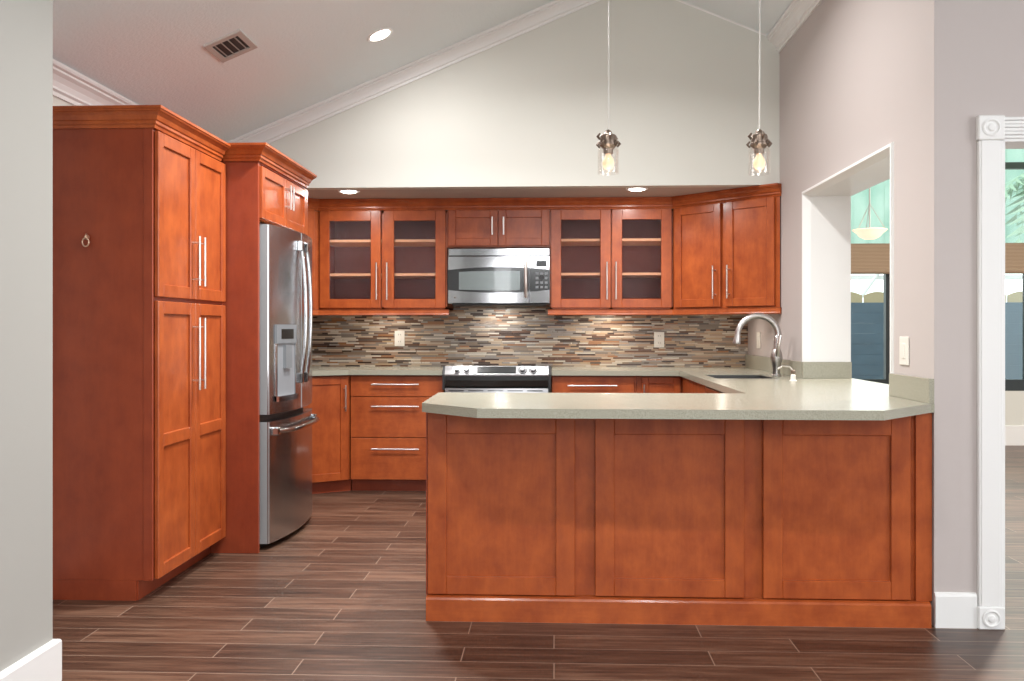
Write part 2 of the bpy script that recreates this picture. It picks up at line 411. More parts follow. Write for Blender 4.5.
# chamfered face ring toward the kitchen
A = [(XR-pr, y, z) for y, z in [(PY0-0.012, PZ0), (PY0-0.012, PZ1+0.012), (PY1+0.012, PZ1+0.012), (PY1+0.012, PZ0)]]
B = [(XR-pr, y, z) for y, z in [(PY0+0.002, PZ0), (PY0+0.002, PZ1-0.002), (PY1-0.002, PZ1-0.002), (PY1-0.002, PZ0)]]
C_ = [(XR+0.036, y, z) for y, z in inn]
D = [(XR, y, z) for y, z in [(PY0-0.016, PZ0), (PY0-0.016, PZ1+0.016), (PY1+0.016, PZ1+0.016), (PY1+0.016, PZ0)]]
rows = [[t.bm.verts.new(p) for p in L] for L in (D, A, B, C_)]
for a, b2 in zip(rows, rows[1:]):
    for i in range(3): t.bm.faces.new((a[i], a[i+1], b2[i+1], b2[i]))
struct(t, 'trim_1', M['white'], 'white lining and lip around the pass-through opening')

# front-facing wall with cased doorway on the right
DX0, DX1, DZ = 1.79, 4.3, 1.955
f = MB().prism([(XR+0.1, 0), (DX0, 0), (DX0, DZ), (DX1, DZ), (DX1, 0), (6.1, 0), (6.1, 3.45), (XR+0.1, 3.45)], YE-0.0002, YE+0.13, 'Y')
struct(f, 'wall_front', M['wall_mauve'])
# casing: flat jamb with plinth and rosette blocks, reeded head
cx0, cx1 = 1.694, 1.793; cy = YE-0.02
cs = MB()
cs.box(cx0+0.004, cx1, cy, YE, 0.09, DZ, 0.003)
cs.box(cx0+0.012, cx1-0.012, cy-0.003, cy+0.001, 0.09, DZ, 0.0025)
cs.box(XO-0.01, XO+0.003, cy+0.004, YE+0.14, 0.0, DZ, 0.002)
for k in range(6): cs.box(cx1+0.0, 4.4, cy-0.002*(k % 2)-0.002, YE, DZ+0.006+k*0.0145, DZ+0.0195+k*0.0145, 0.003)
cs.box(cx1, 4.4, cy+0.004, YE+0.14, DZ-0.006, DZ+0.006, 0.002)
for zz, h in ((0.0, 0.09), (DZ, 0.098)):
    cs.box(cx0-0.001, cx1+0.004, cy-0.01, YE, zz, zz+h, 0.004)
    cc = (cx0+0.049, cy-0.0095, zz+h/2)
    cs.lathe([(0.036, -0.002), (0.036, 0.004), (0.030, 0.006), (0.024, 0.001), (0.017, 0.001), (0.012, 0.006), (0.001, 0.008)], cc, 28, 'Y')
struct(cs, 'trim_2', M['white'], 'white door casing with rosette and plinth blocks')
bp_ = [(0, 0), (0.015, 0), (0.015, 0.126), (0.010, 0.136), (0, 0.141)]
struct(MB().sweep(bp_, [(XR-0.0, YE+0.02), (XR-0.0, YE), (cx0, YE)][1:]), 'baseboard_front', M['white'])
struct(MB().sweep([(0, 0), (0.021, 0), (0.021, 0.136), (0.017, 0.143), (0.0, 0.146)], [(-1.70, -3.6), (-1.70, 3.083), (-2.3, 3.083)]), 'baseboard_near_left', M['white'])
struct(MB().sweep(bp_, [(XL, 3.09), (XL, 4.03)]), 'baseboard_left', M['white'])
struct(MB().sweep(bp_, [(XO, 9.82), (XO, 3.96)][::-1]).sweep([(0, 0), (0.015, 0), (0.015, 0.2), (0, 0.205)], [(XO, 9.82), (8.0, 9.82)]), 'baseboard_far', M['white'])

# room crown moulding
rc = [(0, -0.13), (0.012, -0.13), (0.015, -0.112), (0.028, -0.104), (0.028, -0.094), (0.038, -0.070), (0.055, -0.048), (0.072, -0.036), (0.072, -0.026), (0.086, -0.020), (0.090, -0.010), (0.090, 0.0), (0, 0.0)]
struct(MB().sweep(rc, [(XL, 3.0), (XL, YS)], zc(XL)+0.02), 'trim_3', M['white'], 'white crown moulding along the left wall')
rc2 = [(o*0.95, h*0.85) for o, h in rc]
struct(MB().sweep(rc2, [(XR, YS), (XR, YE-0.0)], zc(XR)+0.025), 'trim_4', M['white'], 'white crown moulding along the mauve wall')
gm = MB(); d = Vector((1, 0, SL)).normalized(); nn = Vector((-SL, 0, 1)).normalized()
p0 = Vector((XL, YS, zc(XL))); L_ = (RX-XL)/d.x
for pa, dd, nv, LL, sc in ((p0, d, nn, L_, 0.8), (Vector((RX, YS, RZ)), Vector((1, 0, -SL)).normalized(), Vector((SL, 0, 1)).normalized(), (XR-RX)/d.x, 0.08)):
    ra = [gm.bm.verts.new(pa+Vector((0, -o*sc, 0))+nv*(h*sc)) for o, h in rc]
    rb = [gm.bm.verts.new(pa+dd*LL+Vector((0, -o*sc, 0))+nv*(h*sc)) for o, h in rc]
    for i in range(len(rc)):
        j = (i+1) % len(rc); gm.bm.faces.new((ra[i], ra[j], rb[j], rb[i]))
    gm.bm.faces.new(ra); gm.bm.faces.new(rb[::-1])
struct(gm, 'trim_5', M['white'], 'white crown moulding climbing the gable slope')

# walls out of frame that close the living room, with window openings behind the camera
struct(MB().box(-1.8, 6.2, -3.6, -3.45, 0, 3.7), 'wall_rear', M['wall_grey'])
struct(MB().box(6.0, 6.15, -3.6, YE+0.1, 0, 3.3), 'wall_side', M['wall_mauve'])
# far room walls and window
WX0, WX1, WZ0, WZ1 = 2.6, 6.1, 0.56, 3.36
struct(MB().prism([(XO-0.2, 0), (8.1, 0), (8.1, 3.45), (XO-0.2, 3.45)], 9.82, 9.97, 'Y', holes=[[(WX0, WZ0), (WX1, WZ0), (WX1, WZ1), (WX0, WZ1)]]), 'wall_far', M['wall_cream'])
struct(MB().box(8.0, 8.1, YE, 9.9, 0, 3.45), 'wall_far_right', M['wall_cream'])
wnd = thing('window_1', 'wide black framed window in the far room', 'window', (WX0, 9.9, WZ0)); wnd['kind'] = 'structure'
del wnd['category']
def rel(o, t):   # move world-coordinate mesh into its thing's local frame
    o.data.transform(Matrix.Rotation(-t.rotation_euler.z, 4, 'Z') @ Matrix.Translation(-Vector(t.location))); return o
wf = MB().box(WX0, WX1, 9.85, 9.93, WZ0, WZ0+0.115, 0.004)
for a_, b_ in ((WX0, WX0+0.06), (3.455, 3.60), (4.88, 5.02), (WX1-0.06, WX1)): wf.box(a_, b_, 9.85, 9.93, WZ0+0.11, 1.90, 0.004)
wf.box(WX0, WX1, 9.85, 9.93, 1.84, 1.92, 0.004)
rel(wf.build('window_frame', M['frameblack'], wnd), wnd)
wf = MB().box(WX0, WX1, 9.86, 9.93, 2.862, 2.93, 0.004).box(WX0, WX1, 9.86, 9.93, WZ1-0.04, WZ1, 0.003)
for a_, b_ in ((WX0, WX0+0.05), (WX1-0.05, WX1)): wf.box(a_, b_, 9.86, 9.93, 1.92, WZ1, 0.003)
rel(wf.build('transom_frame', M['framegreen'], wnd), wnd)
rel(MB().box(WX0+0.02, WX1-0.02, 9.885, 9.891, WZ0+0.05, WZ1-0.02).build('glass_pane', M['glass'], wnd), wnd)

# ------------------------------------------------------------------ outdoors beyond the far window
struct(MB().box(-2, 16, 9.97, 22, -0.2, -0.1), 'ground', M['patio'])
fe = MB()
for i in range(11): fe.box(2.6, 12, 12.92, 12.95, 0.0+i*0.142, 0.1415+i*0.142, 0.003)
fence = thing('garden_fence', 'blue slatted fence with tan caps outside the far window', 'fence', (2.6, 12.95, -0.1))
rel(fe.build('slats', M['bluefence'], fence), fence)
fp = MB()
for i in range(11): rel(MB().box(2.62+i*0.9, 2.70+i*0.9, 12.95, 13.03, -0.1, 1.56, 0.004).build('post', M['bluefence'], fence), fence)
for i in range(24):
    x = 2.7+i*0.385
    pts = [(x, 1.56)]+[(x+0.36*k/10, 1.66+0.05*math.sin(PI*k/10)) for k in range(11)]+[(x+0.36, 1.56)]
    rel(MB().prism(pts, 12.93, 12.96, 'Y').build('fence_cap', M['tan'], fence), fence)
sc_ = thing('patio_screen', 'pale aqua screen cloth on white frame behind the far window', 'screen', (2.5, 15.8, -0.1))
sm = MB()
nseg = 40
for i in range(nseg):
    x0 = 2.0+i*0.25; y0 = 15.8+0.04*math.sin(i*1.3); y1 = 15.8+0.04*math.sin((i+1)*1.3)
    vs = [sm.bm.verts.new(p) for p in ((x0, y0, 2.2), (x0+0.25, y1, 2.2), (x0+0.25, y1, 6.2), (x0, y0, 6.2))]; sm.bm.faces.new(vs)
o = rel(sm.build('screen_cloth', M['aqua'], sc_), sc_)
sol = o.modifiers.new('thickness', 'SOLIDIFY'); sol.thickness = 0.01
fr = MB()
for i in range(5): fr.box(2.0+i*2.4, 2.08+i*2.4, 15.66, 15.74, -0.1, 6.2, 0.004)
for z in (2.02, 2.13, 4.3, 6.15): fr.box(1.9, 12, 15.65, 15.75, z, z+0.07, 0.004)
fr.cyl((4.55, 15.6, 1.0), (5.4, 15.6, 2.2), 0.03, seg=8)
rel(fr.build('frame', M['white'], sc_), sc_)
# palm outside
pm = thing('palm_plant', 'green palm with drooping fronds outside the doorway window', 'plant', (7.4, 14.2, -0.1))
pm_tr = MB().tube([(7.4, 14.2, -0.1), (7.42, 14.2, 1.0), (7.45, 14.2, 2.2), (7.45, 14.2, 3.4)], [0.12, 0.10, 0.09, 0.08], 10)
rel(pm_tr.build('trunk', M['bark'], pm, True), pm)
rnd = random.Random(3)
fr = MB()
for k in range(16):
    az = 2*PI*k/16+rnd.uniform(-0.15, 0.15); Lf = rnd.uniform(0.9, 1.3); up = rnd.uniform(0.1, 0.9)
    sp = []
    for i in range(13):
        t_ = i/12; sp.append(Vector((7.45+math.cos(az)*Lf*t_, 14.2+math.sin(az)*Lf*t_*0.55, 3.4+up*Lf*t_-1.35*Lf*t_*t_)))
    fr.tube(sp, [0.014*(1-i/14) for i in range(13)], 5)
    sd = Vector((-math.sin(az), math.cos(az), 0))
    for i in range(1, 12):
        for sg in (-1, 1):
            tip = sp[i]+sd*sg*0.34*(1-abs(i/12-0.4))+Vector((math.cos(az)*0.12, math.sin(az)*0.12, -0.14))
            d_ = (sp[min(i+1, 12)]-sp[i])*0.28
            a_ = fr.bm.verts.new(sp[i]-d_); b_ = fr.bm.verts.new(sp[i]+d_); c_ = fr.bm.verts.new(tip); fr.bm.faces.new((a_, b_, c_))
rel(fr.build('fronds', M['leaf'], pm), pm)

# woven shades on the far window
for x0, x1, lab in ((2.75, 3.92, 'rolled woven bamboo shade seen through the pass-through opening'), (4.2, 5.9, 'rolled woven bamboo shade seen through the white cased doorway')):
    sh = thing('woven_shade', lab, 'window shade', ((x0+x1)/2, 9.74, 1.77), 0, 'woven shades of the far room')
    rel(MB().box(x0, x1, 9.775, 9.86, 2.073, 2.085, 0.004).build('head_rail', M['bamboo'], sh), sh)
    rel(MB().box(x0, x1, 9.745, 9.849, 1.80, 2.072, 0.004).build('valance', M['bamboo'], sh), sh)
    rel(MB().tube([(x0, 9.76, 1.80), (x1, 9.76, 1.80)], 0.032, 12).build('rolled_cloth', M['bamboo'], sh), sh)
# bowl lamp of the far room
bl = thing('bowl_lamp', 'lit cream glass bowl lamp hanging in the far room', 'lamp', (2.79, 8.36, 1.99))
prof = [(0.002, 0.0), (0.045, 0.004), (0.085, 0.025), (0.115, 0.06), (0.15, 0.085), (0.145, 0.090), (0.108, 0.068), (0.002, 0.05)]
MB().lathe(prof, (0, 0, 0), 32).build('bowl', M['bowl'], bl, True)
rod = MB().cyl((0, 0, 0.05), (0, 0, 1.43), 0.006, seg=10).lathe([(0.001, 1.40), (0.05, 1.41), (0.055, 1.43)], (0, 0, 0), 20)
for k in range(3):
    a_ = 2*PI*k/3; rod.tube([(0.142*math.cos(a_), 0.142*math.sin(a_), 0.085), (0, 0, 0.32)], 0.003, 6)
rod.build('hanging_rod', M['nickel'], bl)

# ------------------------------------------------------------------ cabinet kit (local: x along face, +y into cabinet, z up)
def shaker(mb, x0, x1, z0, z1, yf, th=0.02, st=0.058, rt=None, rb=None, panel=True, rec=0.011, midrail=None):
    rt = st if rt is None else rt; rb = st if rb is None else rb
    bv = 0.003
    mb.box(x0, x0+st, yf, yf+th, z0, z1, bv); mb.box(x1-st, x1, yf, yf+th, z0, z1, bv)
    mb.box(x0+st-0.001, x1-st+0.001, yf+0.0003, yf+th, z1-rt, z1, bv); mb.box(x0+st-0.001, x1-st+0.001, yf+0.0003, yf+th, z0, z0+rb, bv)
    if midrail: mb.box(x0+st-0.001, x1-st+0.001, yf+0.0003, yf+th, midrail-st/2, midrail+st/2, bv)
    if panel: mb.box(x0+st-0.004, x1-st+0.004, yf+rec, yf+th-0.002, z0+rb-0.004, z1-rt+0.004)
def bar_v(parent, x, z0, z1, yf, mt='nickel', r=0.006):
    h = MB().cyl((x, yf-0.034, z0), (x, yf-0.034, z1), r, seg=14)
    ins = (z1-z0)*0.13
    for z in (z0+ins, z1-ins): h.cyl((x, yf, z), (x, yf-0.034, z), 0.0048, seg=10)
    return h.build('handle', M[mt], parent, True)
def bar_h(parent, x0, x1, z, yf, r=0.006):
    h = MB().cyl((x0, yf-0.034, z), (x1, yf-0.034, z), r, seg=14); ins = (x1-x0)*0.11
    for x in (x0+ins, x1-ins): h.cyl((x, yf, z), (x, yf-0.034, z), 0.0048, seg=10)
    return h.build('handle', M['nickel'], parent, True)
def door(t, x0, x1, z0, z1, yf=0.0, hx=None, hz=None, glass=False, mat='wood', **kw):
    mb = MB(); shaker(mb, x0, x1, z0, z1, yf, panel=not glass, **kw)
    d_ = mb.build('door', M[mat], t)
    if glass:
        st = kw.get('st', 0.058)
        MB().box(x0+st-0.004, x1-st+0.004, yf+0.008, yf+0.012, z0+st-0.004, z1-st+0.004).build('glass_pane', M['reeded'], d_)
    if hx is not None: bar_v(d_, hx, hz[0], hz[1], yf)
    return d_

cc_prof = [(0, 0), (0.010, 0), (0.013, 0.012), (0.020, 0.018), (0.020, 0.030), (0.026, 0.034), (0.034, 0.052), (0.046, 0.064), (0.053, 0.068), (0.055, 0.074), (0.060, 0.076), (0.060, 0.088), (0, 0.088)]

# ---- pantry (faces +X): local x -> world +Y, local y -> world -X
PX = -1.748
pt = thing('pantry_cabinet', 'tall cherry wood pantry cabinet with four doors beside the near wall', 'cabinet', (PX, 4.035, 0), PI/2)
PW = 0.863
pb = MB().box(0.004, PW, 0.022, -XL+PX-0.004, 0.09, 2.085, 0.001).box(0.004, PW, 0.095, -XL+PX-0.004, 0.0, 0.092)
pb.build('body', M['wood_panel'], pt)
# end panel with face-frame edge towards the camera (it carries the ring hook)
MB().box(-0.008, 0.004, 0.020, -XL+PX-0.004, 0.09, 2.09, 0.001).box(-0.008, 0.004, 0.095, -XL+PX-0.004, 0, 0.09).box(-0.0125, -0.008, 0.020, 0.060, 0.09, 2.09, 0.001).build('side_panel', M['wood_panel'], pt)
MB().box(0.0, PW, 0.088, 0.095, 0, 0.09).build('toe_kick', M['wood_panel'], pt)
door(pt, 0.006, 0.428, 1.343, 2.078, 0, 0.397, (1.41, 1.65))
door(pt, 0.434, 0.850, 1.343, 2.078, 0, 0.465, (1.41, 1.65))
door(pt, 0.006, 0.428, 0.092, 1.325, 0, 0.397, (0.905, 1.255), midrail=0.70)
door(pt, 0.434, 0.850, 0.092, 1.325, 0, 0.465, (0.905, 1.255), midrail=0.70)
rel(MB().sweep(cc_prof, [(XL+0.004, 4.027), (PX-0.018, 4.027), (PX-0.018, 4.838)], 2.086).build('crown_moulding', M['wood_h'], pt), pt)
rel(MB().prism([(XL+0.004, 4.03), (PX-0.02, 4.03), (PX-0.02, 4.838), (XL+0.004, 4.838)], 2.086, 2.17).build('top_board', M['wood_panel'], pt), pt)

# ring hook on pantry side
rk = thing('ring_hook', 'small brass ring hook on the pantry side panel', 'hook', (-2.06, 4.02, 1.605))
MB().lathe([(0.001, 0.014), (0.008, 0.014), (0.012, 0.008), (0.013, 0.0)], (0, 0, 0), 20, 'Y').build('rosette', M['brass'], rk, True)
tr_ = [(0.018*math.sin(2*PI*k/20), -0.014, -0.008-0.018+0.022*math.cos(2*PI*k/20)) for k in range(21)]
MB().tube([(0, 0, 0.006), (0.0, -0.010, 0.016), (0.004, -0.018, 0.010), (0.002, -0.016, -0.004)], 0.004, 8).build('peg', M['brass'], rk, True)
MB().tube(tr_, 0.0038, 8).build('ring', M['brass'], rk, True)

rk.scale = (0.82, 1, 0.86)

# ---- refrigerator cabinet (over-fridge doors, tall side panels)
FX = -1.578
fc = thing('refrigerator_cabinet', 'cherry wood cabinet surround over the steel refrigerator', 'cabinet', (FX, 4.90, 0), PI/2)
D_ = FX-XL-0.004
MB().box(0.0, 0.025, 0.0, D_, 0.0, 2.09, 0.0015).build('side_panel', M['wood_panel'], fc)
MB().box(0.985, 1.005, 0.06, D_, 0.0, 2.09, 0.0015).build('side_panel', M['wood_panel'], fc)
MB().box(0.02, 0.985, 0.006, D_, 1.79, 2.088).build('body', M['wood'], fc)
door(fc, 0.028, 0.478, 1.795, 2.075, -0.014, 0.452, (1.895, 2.035), st=0.05)
door(fc, 0.482, 0.925, 1.795, 2.075, -0.014, 0.508, (1.895, 2.035), st=0.05)
MB().box(0.925, 1.005, -0.0, 0.02, 1.79, 2.09).build('filler_strip', M['wood'], fc)
rel(MB().sweep(cc_prof, [(PX-0.018, 4.90), (FX+0.0, 4.90), (FX+0.0, 5.84), (XL+0.004, 5.84)], 2.096).build('crown_moulding', M['wood_h'], fc), fc)
rel(MB().prism([(XL+0.004, 4.905), (FX, 4.905), (FX, 5.835), (XL+0.004, 5.835)], 2.088, 2.17).build('top_board', M['wood_panel'], fc), fc)

# ---- refrigerator (world coords in XY, then rel)
rf = thing('refrigerator', 'stainless steel french door refrigerator with ice dispenser', 'refrigerator', (-1.7, 5.45, 0))
Y0, Y1 = 4.974, 5.886; YM = (Y0+Y1)/2
def fx(y, base=-1.545, bulge=0.055):
    t_ = (y-Y0)/(Y1-Y0); return base+bulge*(1-(2*t_-1)**2)
rel(MB().box(XL+0.05, -1.64, Y0+0.01, Y1-0.01, 0.03, 1.75, 0.004).build('body', M['sidegrey'], rf), rf)
def fdoor(name, ya, yb, z0, z1, parent=rf):
    n = 16; pts = [(-1.632, ya), (-1.632, yb)]+[(fx(yb+(ya-yb)*k/n), yb+(ya-yb)*k/n) for k in range(n+1)]
    mb = MB().prism(pts, z0, z1)
    es = [e for e in mb.bm.edges if abs(e.verts[0].co.z-e.verts[1].co.z) > 0.1 and max(e.verts[0].co.x, e.verts[1].co.x) > -1.6 and (abs(e.verts[0].co.y-ya) < 1e-4 or abs(e.verts[0].co.y-yb) < 1e-4)]
    bmesh.ops.bevel(mb.bm, geom=es, offset=0.008, segments=3, affect='EDGES')
    o = mb.build(name, M['steel_fridge'], parent, True); o.data.materials.append(M['sidegrey'])
    for p in o.data.polygons:
        if abs(p.normal.y) > 0.9: p.material_index = 1
    return rel(o, rf)
dl = fdoor('door', Y0, YM-0.003, 0.735, 1.768); dr = fdoor('door', YM+0.003, Y1, 0.735, 1.768)
fz = fdoor('freezer_drawer', Y0, Y1, 0.035, 0.695)
rel(MB().box(-2.2, -1.60, Y0+0.012, Y1-0.012, 0.69, 0.74).build('gasket', M['blackmat'], rf), rf)
rel(MB().box(-2.2, -1.60, Y0+0.02, Y1-0.02, 0.0, 0.036).build('base_grille', M['blackmat'], rf), rf)
rel(MB().box(-1.70, -1.60, Y0+0.02, Y0+0.09, 1.75, 1.785, 0.006).build('hinge_cover', M['blackmat'], rf), rf)
rel(MB().box(-1.70, -1.60, Y1-0.09, Y1-0.02, 1.75, 1.785, 0.006).build('hinge_cover', M['blackmat'], rf), rf)
for dr_, y in ((dl, YM-0.055), (dr, YM+0.055)):
    xb = fx(y); pts = []
    for k in range(17):
        t_ = k/16; pts.append((xb+0.008+0.034*math.sin(PI*min(1, max(0, t_)))**0.55, y, 1.70-0.80*t_))
    h = MB().tube(pts, 0.0115, 12); h.box(xb-0.003, xb+0.028, y-0.017, y+0.017, 1.655, 1.715, 0.005); h.box(xb-0.003, xb+0.028, y-0.017, y+0.017, 0.885, 0.945, 0.005)
    rel(h.build('handle', M['steel'], dr_, True), rf)
pts = []
for k in range(25):
    t_ = k/24; y = Y0+0.05+(Y1-Y0-0.1)*t_; pts.append((fx(y)+0.008+0.036*min(1, math.sin(PI*t_)*2.2+0.02), y, 0.640))
h = MB().tube(pts, 0.015, 12)
for y in (Y0+0.06, Y1-0.06): h.box(fx(y)-0.01, fx(y)+0.03, y-0.02, y+0.02, 0.618, 0.662, 0.006)
rel(h.build('handle', M['steel'], fz, True), rf)
# dispenser on the left door: control panel, recess and tray
DY0, DY1 = 5.04, 5.30
def pan(mb, ya, yb, z0, z1, off, depth, n=8):
    poly = [(fx(ya+(yb-ya)*k/n)+off, ya+(yb-ya)*k/n) for k in range(n+1)]+[(fx(yb+(ya-yb)*k/n)+off-depth, yb+(ya-yb)*k/n) for k in range(n+1)]
    mb.prism(poly, z0, z1)
mb = MB(); pan(mb, DY0, DY1, 1.12, 1.225, 0.012, 0.03); dp = rel(mb.build('dispenser_panel', M['greyplast'], dl), rf)
mb = MB(); pan(mb, DY0+0.05, DY1-0.05, 1.145, 1.20, 0.0135, 0.004); rel(mb.build('display', M['display'], dp), rf)
mb = MB(); pan(mb, DY0+0.005, DY1-0.005, 0.83, 1.12, 0.003, 0.01); rel(mb.build('dispenser_recess', M['recess'], dl), rf)
mb = MB(); pan(mb, DY0, DY0+0.012, 0.80, 1.12, 0.009, 0.02); pan(mb, DY1-0.012, DY1, 0.80, 1.12, 0.009, 0.02); pan(mb, DY0, DY1, 0.80, 0.83, 0.024, 0.04); rel(mb.build('drip_tray', M['steel'], dl), rf)
mb = MB(); pan(mb, DY0+0.09, DY1-0.09, 0.98, 1.11, 0.02, 0.02); rel(mb.build('dispenser_paddle', M['greyplast'], dl), rf)

# ---- base cabinets on the back wall
TK = 0.092
BY = 6.775
# left corner base with angled door
a_ = math.atan2(0.55, 0.83)
lc = thing('corner_base_cabinet', 'angled cherry base cabinet door between refrigerator and drawers', 'cabinet', (-1.505-0.83*0.55, BY-0.55*0.55, 0), a_)
rel(MB().prism([(-1.505, BY+0.022), (-1.505, YB-0.01), (XL+0.01, YB-0.01), (XL+0.01, BY-0.25), (-1.965, BY-0.28)], TK, 0.858).build('body', M['wood'], lc), lc)
rel(MB().prism([(-1.505, BY+0.075), (-1.505, YB-0.01), (XL+0.01, YB-0.01), (XL+0.01, BY-0.21), (-1.99, BY-0.24)], 0, TK).build('toe_kick', M['wood_panel'], lc), lc)
door(lc, 0.02, 0.540, 0.092, 0.852, -0.004, 0.508, (0.60, 0.79))
def drawer_front(t, x0, x1, z0, z1, hx=None, hz=None, yf=0.0):
    d_ = MB().box(x0, x1, yf, yf+0.02, z0, z1, 0.0025).build('drawer', M['wood_h'], t)
    if hx: bar_h(d_, hx[0], hx[1], hz, yf)
    return d_
db = thing('drawer_base_cabinet', 'cherry base cabinet with three drawers left of the range', 'cabinet', (-1.5, BY, 0))
W = 0.69
MB().box(0.002, W, 0.022, YB-BY-0.01, TK, 0.858).build('body', M['wood'], db)
MB().box(0.002, W, 0.075, YB-BY-0.01, 0, TK).build('toe_kick', M['wood_panel'], db)
hx = (0.165, 0.515)
drawer_front(db, 0.006, W-0.004, 0.705, 0.852, hx, 0.795)
drawer_front(db, 0.006, W-0.004, 0.405, 0.700, hx, 0.634)
drawer_front(db, 0.006, W-0.004, 0.094, 0.400, hx, 0.322)
# right of the range
d2 = thing('drawer_base_cabinet', 'cherry base cabinet with drawer right of the range', 'cabinet', (-0.02, BY, 0))
MB().box(0.002, 0.62, 0.022, YB-BY-0.01, TK, 0.858).build('body', M['wood'], d2)
MB().box(0.002, 0.62, 0.075, YB-BY-0.01, 0, TK).build('toe_kick', M['wood_panel'], d2)
drawer_front(d2, 0.006, 0.602, 0.705, 0.852, (0.118, 0.475), 0.79)
door(d2, 0.006, 0.302, 0.094, 0.70, 0, 0.27, (0.50, 0.66)); door(d2, 0.306, 0.602, 0.094, 0.70, 0, 0.338, (0.50, 0.66))
d3 = thing('corner_base_cabinet', 'narrow cherry base cabinet door in the inner corner near the sink', 'cabinet', (0.602, BY, 0))
MB().box(0.0, XR-0.602-0.01, 0.022, YB-BY-0.01, TK, 0.858).build('body', M['wood'], d3)
MB().box(0.0, 0.36, 0.075, 0.10, 0, TK).build('toe_kick', M['wood_panel'], d3)
door(d3, 0.034, 0.315, 0.094, 0.852, 0, 0.048, (0.62, 0.80), st=0.05)
# right run facing -X (under the sink): local x -> world -Y, y -> +X
SX = 0.925
sb = thing('sink_base_cabinet', 'cherry sink base cabinet under the faucet facing the range aisle', 'cabinet', (SX, BY-0.01, 0), -PI/2)
MB().box(0.0, 1.10, 0.022, 0.58, TK, 0.66).box(0.0, 1.10, 0.022, 0.04, 0.66, 0.858).build('body', M['wood'], sb)
MB().box(0, 1.10, 0.075, 0.58, 0, TK).build('toe_kick', M['wood_panel'], sb)
drawer_front(sb, 0.01, 0.54, 0.705, 0.852); drawer_front(sb, 0.546, 1.092, 0.705, 0.852)
door(sb, 0.01, 0.54, 0.094, 0.70, 0, 0.505, (0.50, 0.66)); door(sb, 0.546, 1.092, 0.094, 0.70, 0, 0.582, (0.50, 0.66))
dw = thing('dishwasher', 'stainless dishwasher between the sink cabinet and the peninsula', 'dishwasher', (SX, BY-0.01-1.105, 0), -PI/2)
MB().box(0.004, 0.60, 0.03, 0.58, 0.03, 0.855).build('body', M['dark'], dw)
MB().box(0.006, 0.598, -0.012, 0.028, 0.10, 0.77, 0.004).build('door', M['steel'], dw)
MB().box(0.006, 0.598, -0.015, 0.028, 0.775, 0.853, 0.004).build('control_panel', M['steel'], dw)
MB().tube([(0.06, -0.01, 0.74), (0.06, -0.05, 0.74), (0.30, -0.056, 0.74), (0.54, -0.05, 0.74), (0.54, -0.01, 0.74)], 0.009, 10).build('handle', M['steel'], dw, True)
MB().box(0.006, 0.598, 0.06, 0.5, 0, 0.10).build('toe_kick', M['blackmat'], dw)

# ---- peninsula
PYF = 3.835
pn = thing('peninsula_cabinet', 'cherry wood peninsula with three framed back panels', 'cabinet', (0, PYF, 0))
MB().box(-0.524, 1.527, 0.012, 0.46, 0.0, 0.862, 0.001).build('body', M['wood'], pn)
for x0, x1 in ((-0.522, 0.086), (0.168, 0.774), (0.850, 1.440)):
    mb = MB(); shaker(mb, x0, x1, 0.104, 0.860, -0.012, th=0.024, st=0.079, rt=0.092, rb=0.074, rec=0.013)
    mb.build('back_panel', M['wood'], pn)
mb = MB().box(1.462, 1.527, -0.004, 0.02, 0.10, 0.86, 0.001); mb.build('corner_post', M['wood'], pn)
MB().prism([(0, 0.0), (-0.034, 0.0), (-0.034, 0.088), (-0.028, 0.096), (-0.012, 0.1), (0.0, 0.1)], -0.526, 1.512, 'X').build('base_trim', M['wood_h'], pn)
MB().box(-0.530, -0.524, -0.002, 0.46, 0.1, 0.86, 0.0).build('end_panel', M['wood_panel'], pn)
# kitchen-side drawers of the peninsula (facing away from the camera)
pd = thing('peninsula_drawer_cabinet', 'cherry cabinet fronts on the kitchen side of the peninsula', 'cabinet', (0.90, 4.345, 0), PI)
MB().box(0, 1.42, 0.022, 0.042, 0.092, 0.858).build('body', M['wood'], pd)
for x0, x1 in ((0.01, 0.70), (0.71, 1.41)):
    drawer_front(pd, x0, x1, 0.705, 0.852, ((x0+x1)/2-0.15, (x0+x1)/2+0.15), 0.79); door(pd, x0, (x0+x1)/2-0.002, 0.094, 0.70); door(pd, (x0+x1)/2+0.002, x1, 0.094, 0.70)

# ---- countertops
ZT, ZU = 0.90, 0.864
def slab(mb, poly, holes=()):
    mb.prism(poly, ZU, ZT, 'Z', holes)
    es = [e for e in mb.bm.edges if len(e.link_faces) == 2 and abs(e.verts[0].co.z-e.verts[1].co.z) < 1e-5 and e.calc_face_angle(0) > 1.0]
    bmesh.ops.bevel(mb.bm, geom=es, offset=0.003, segments=1, affect='EDGES')
    return mb
CF = 6.73
lct = thing('countertop', 'short grey green quartz countertop left of the range', 'countertop', (-1.6, 7.0, ZU))
rel(slab(MB(), [(-0.812, CF), (-0.812, YB-0.011), (XL+0.002, YB-0.011), (XL+0.002, 6.42), (-2.02, 6.42), (-1.50, CF)]).build('slab', M['quartz'], lct), lct)
sink = [(0.985, 5.69), (1.36, 5.69), (1.36, 6.19), (0.985, 6.19)]
rct = thing('countertop', 'long grey green quartz countertop over the peninsula and sink', 'countertop', (1.0, 5.0, ZU))
main = [(-0.018, CF), (0.895, CF-0.02), (0.895, 4.38), (-0.545, 4.38), (-0.535, 3.75), (-0.29, 3.50), (1.212, 3.475), (1.515, 3.81), (1.528, 3.81), (1.528, 4.305), (1.812, 4.305), (1.812, 5.741), (1.528, 5.741), (1.528, YB-0.011), (-0.018, YB-0.011)]
rel(slab(MB(), main, [sink]).build('slab', M['quartz'], rct), rct)
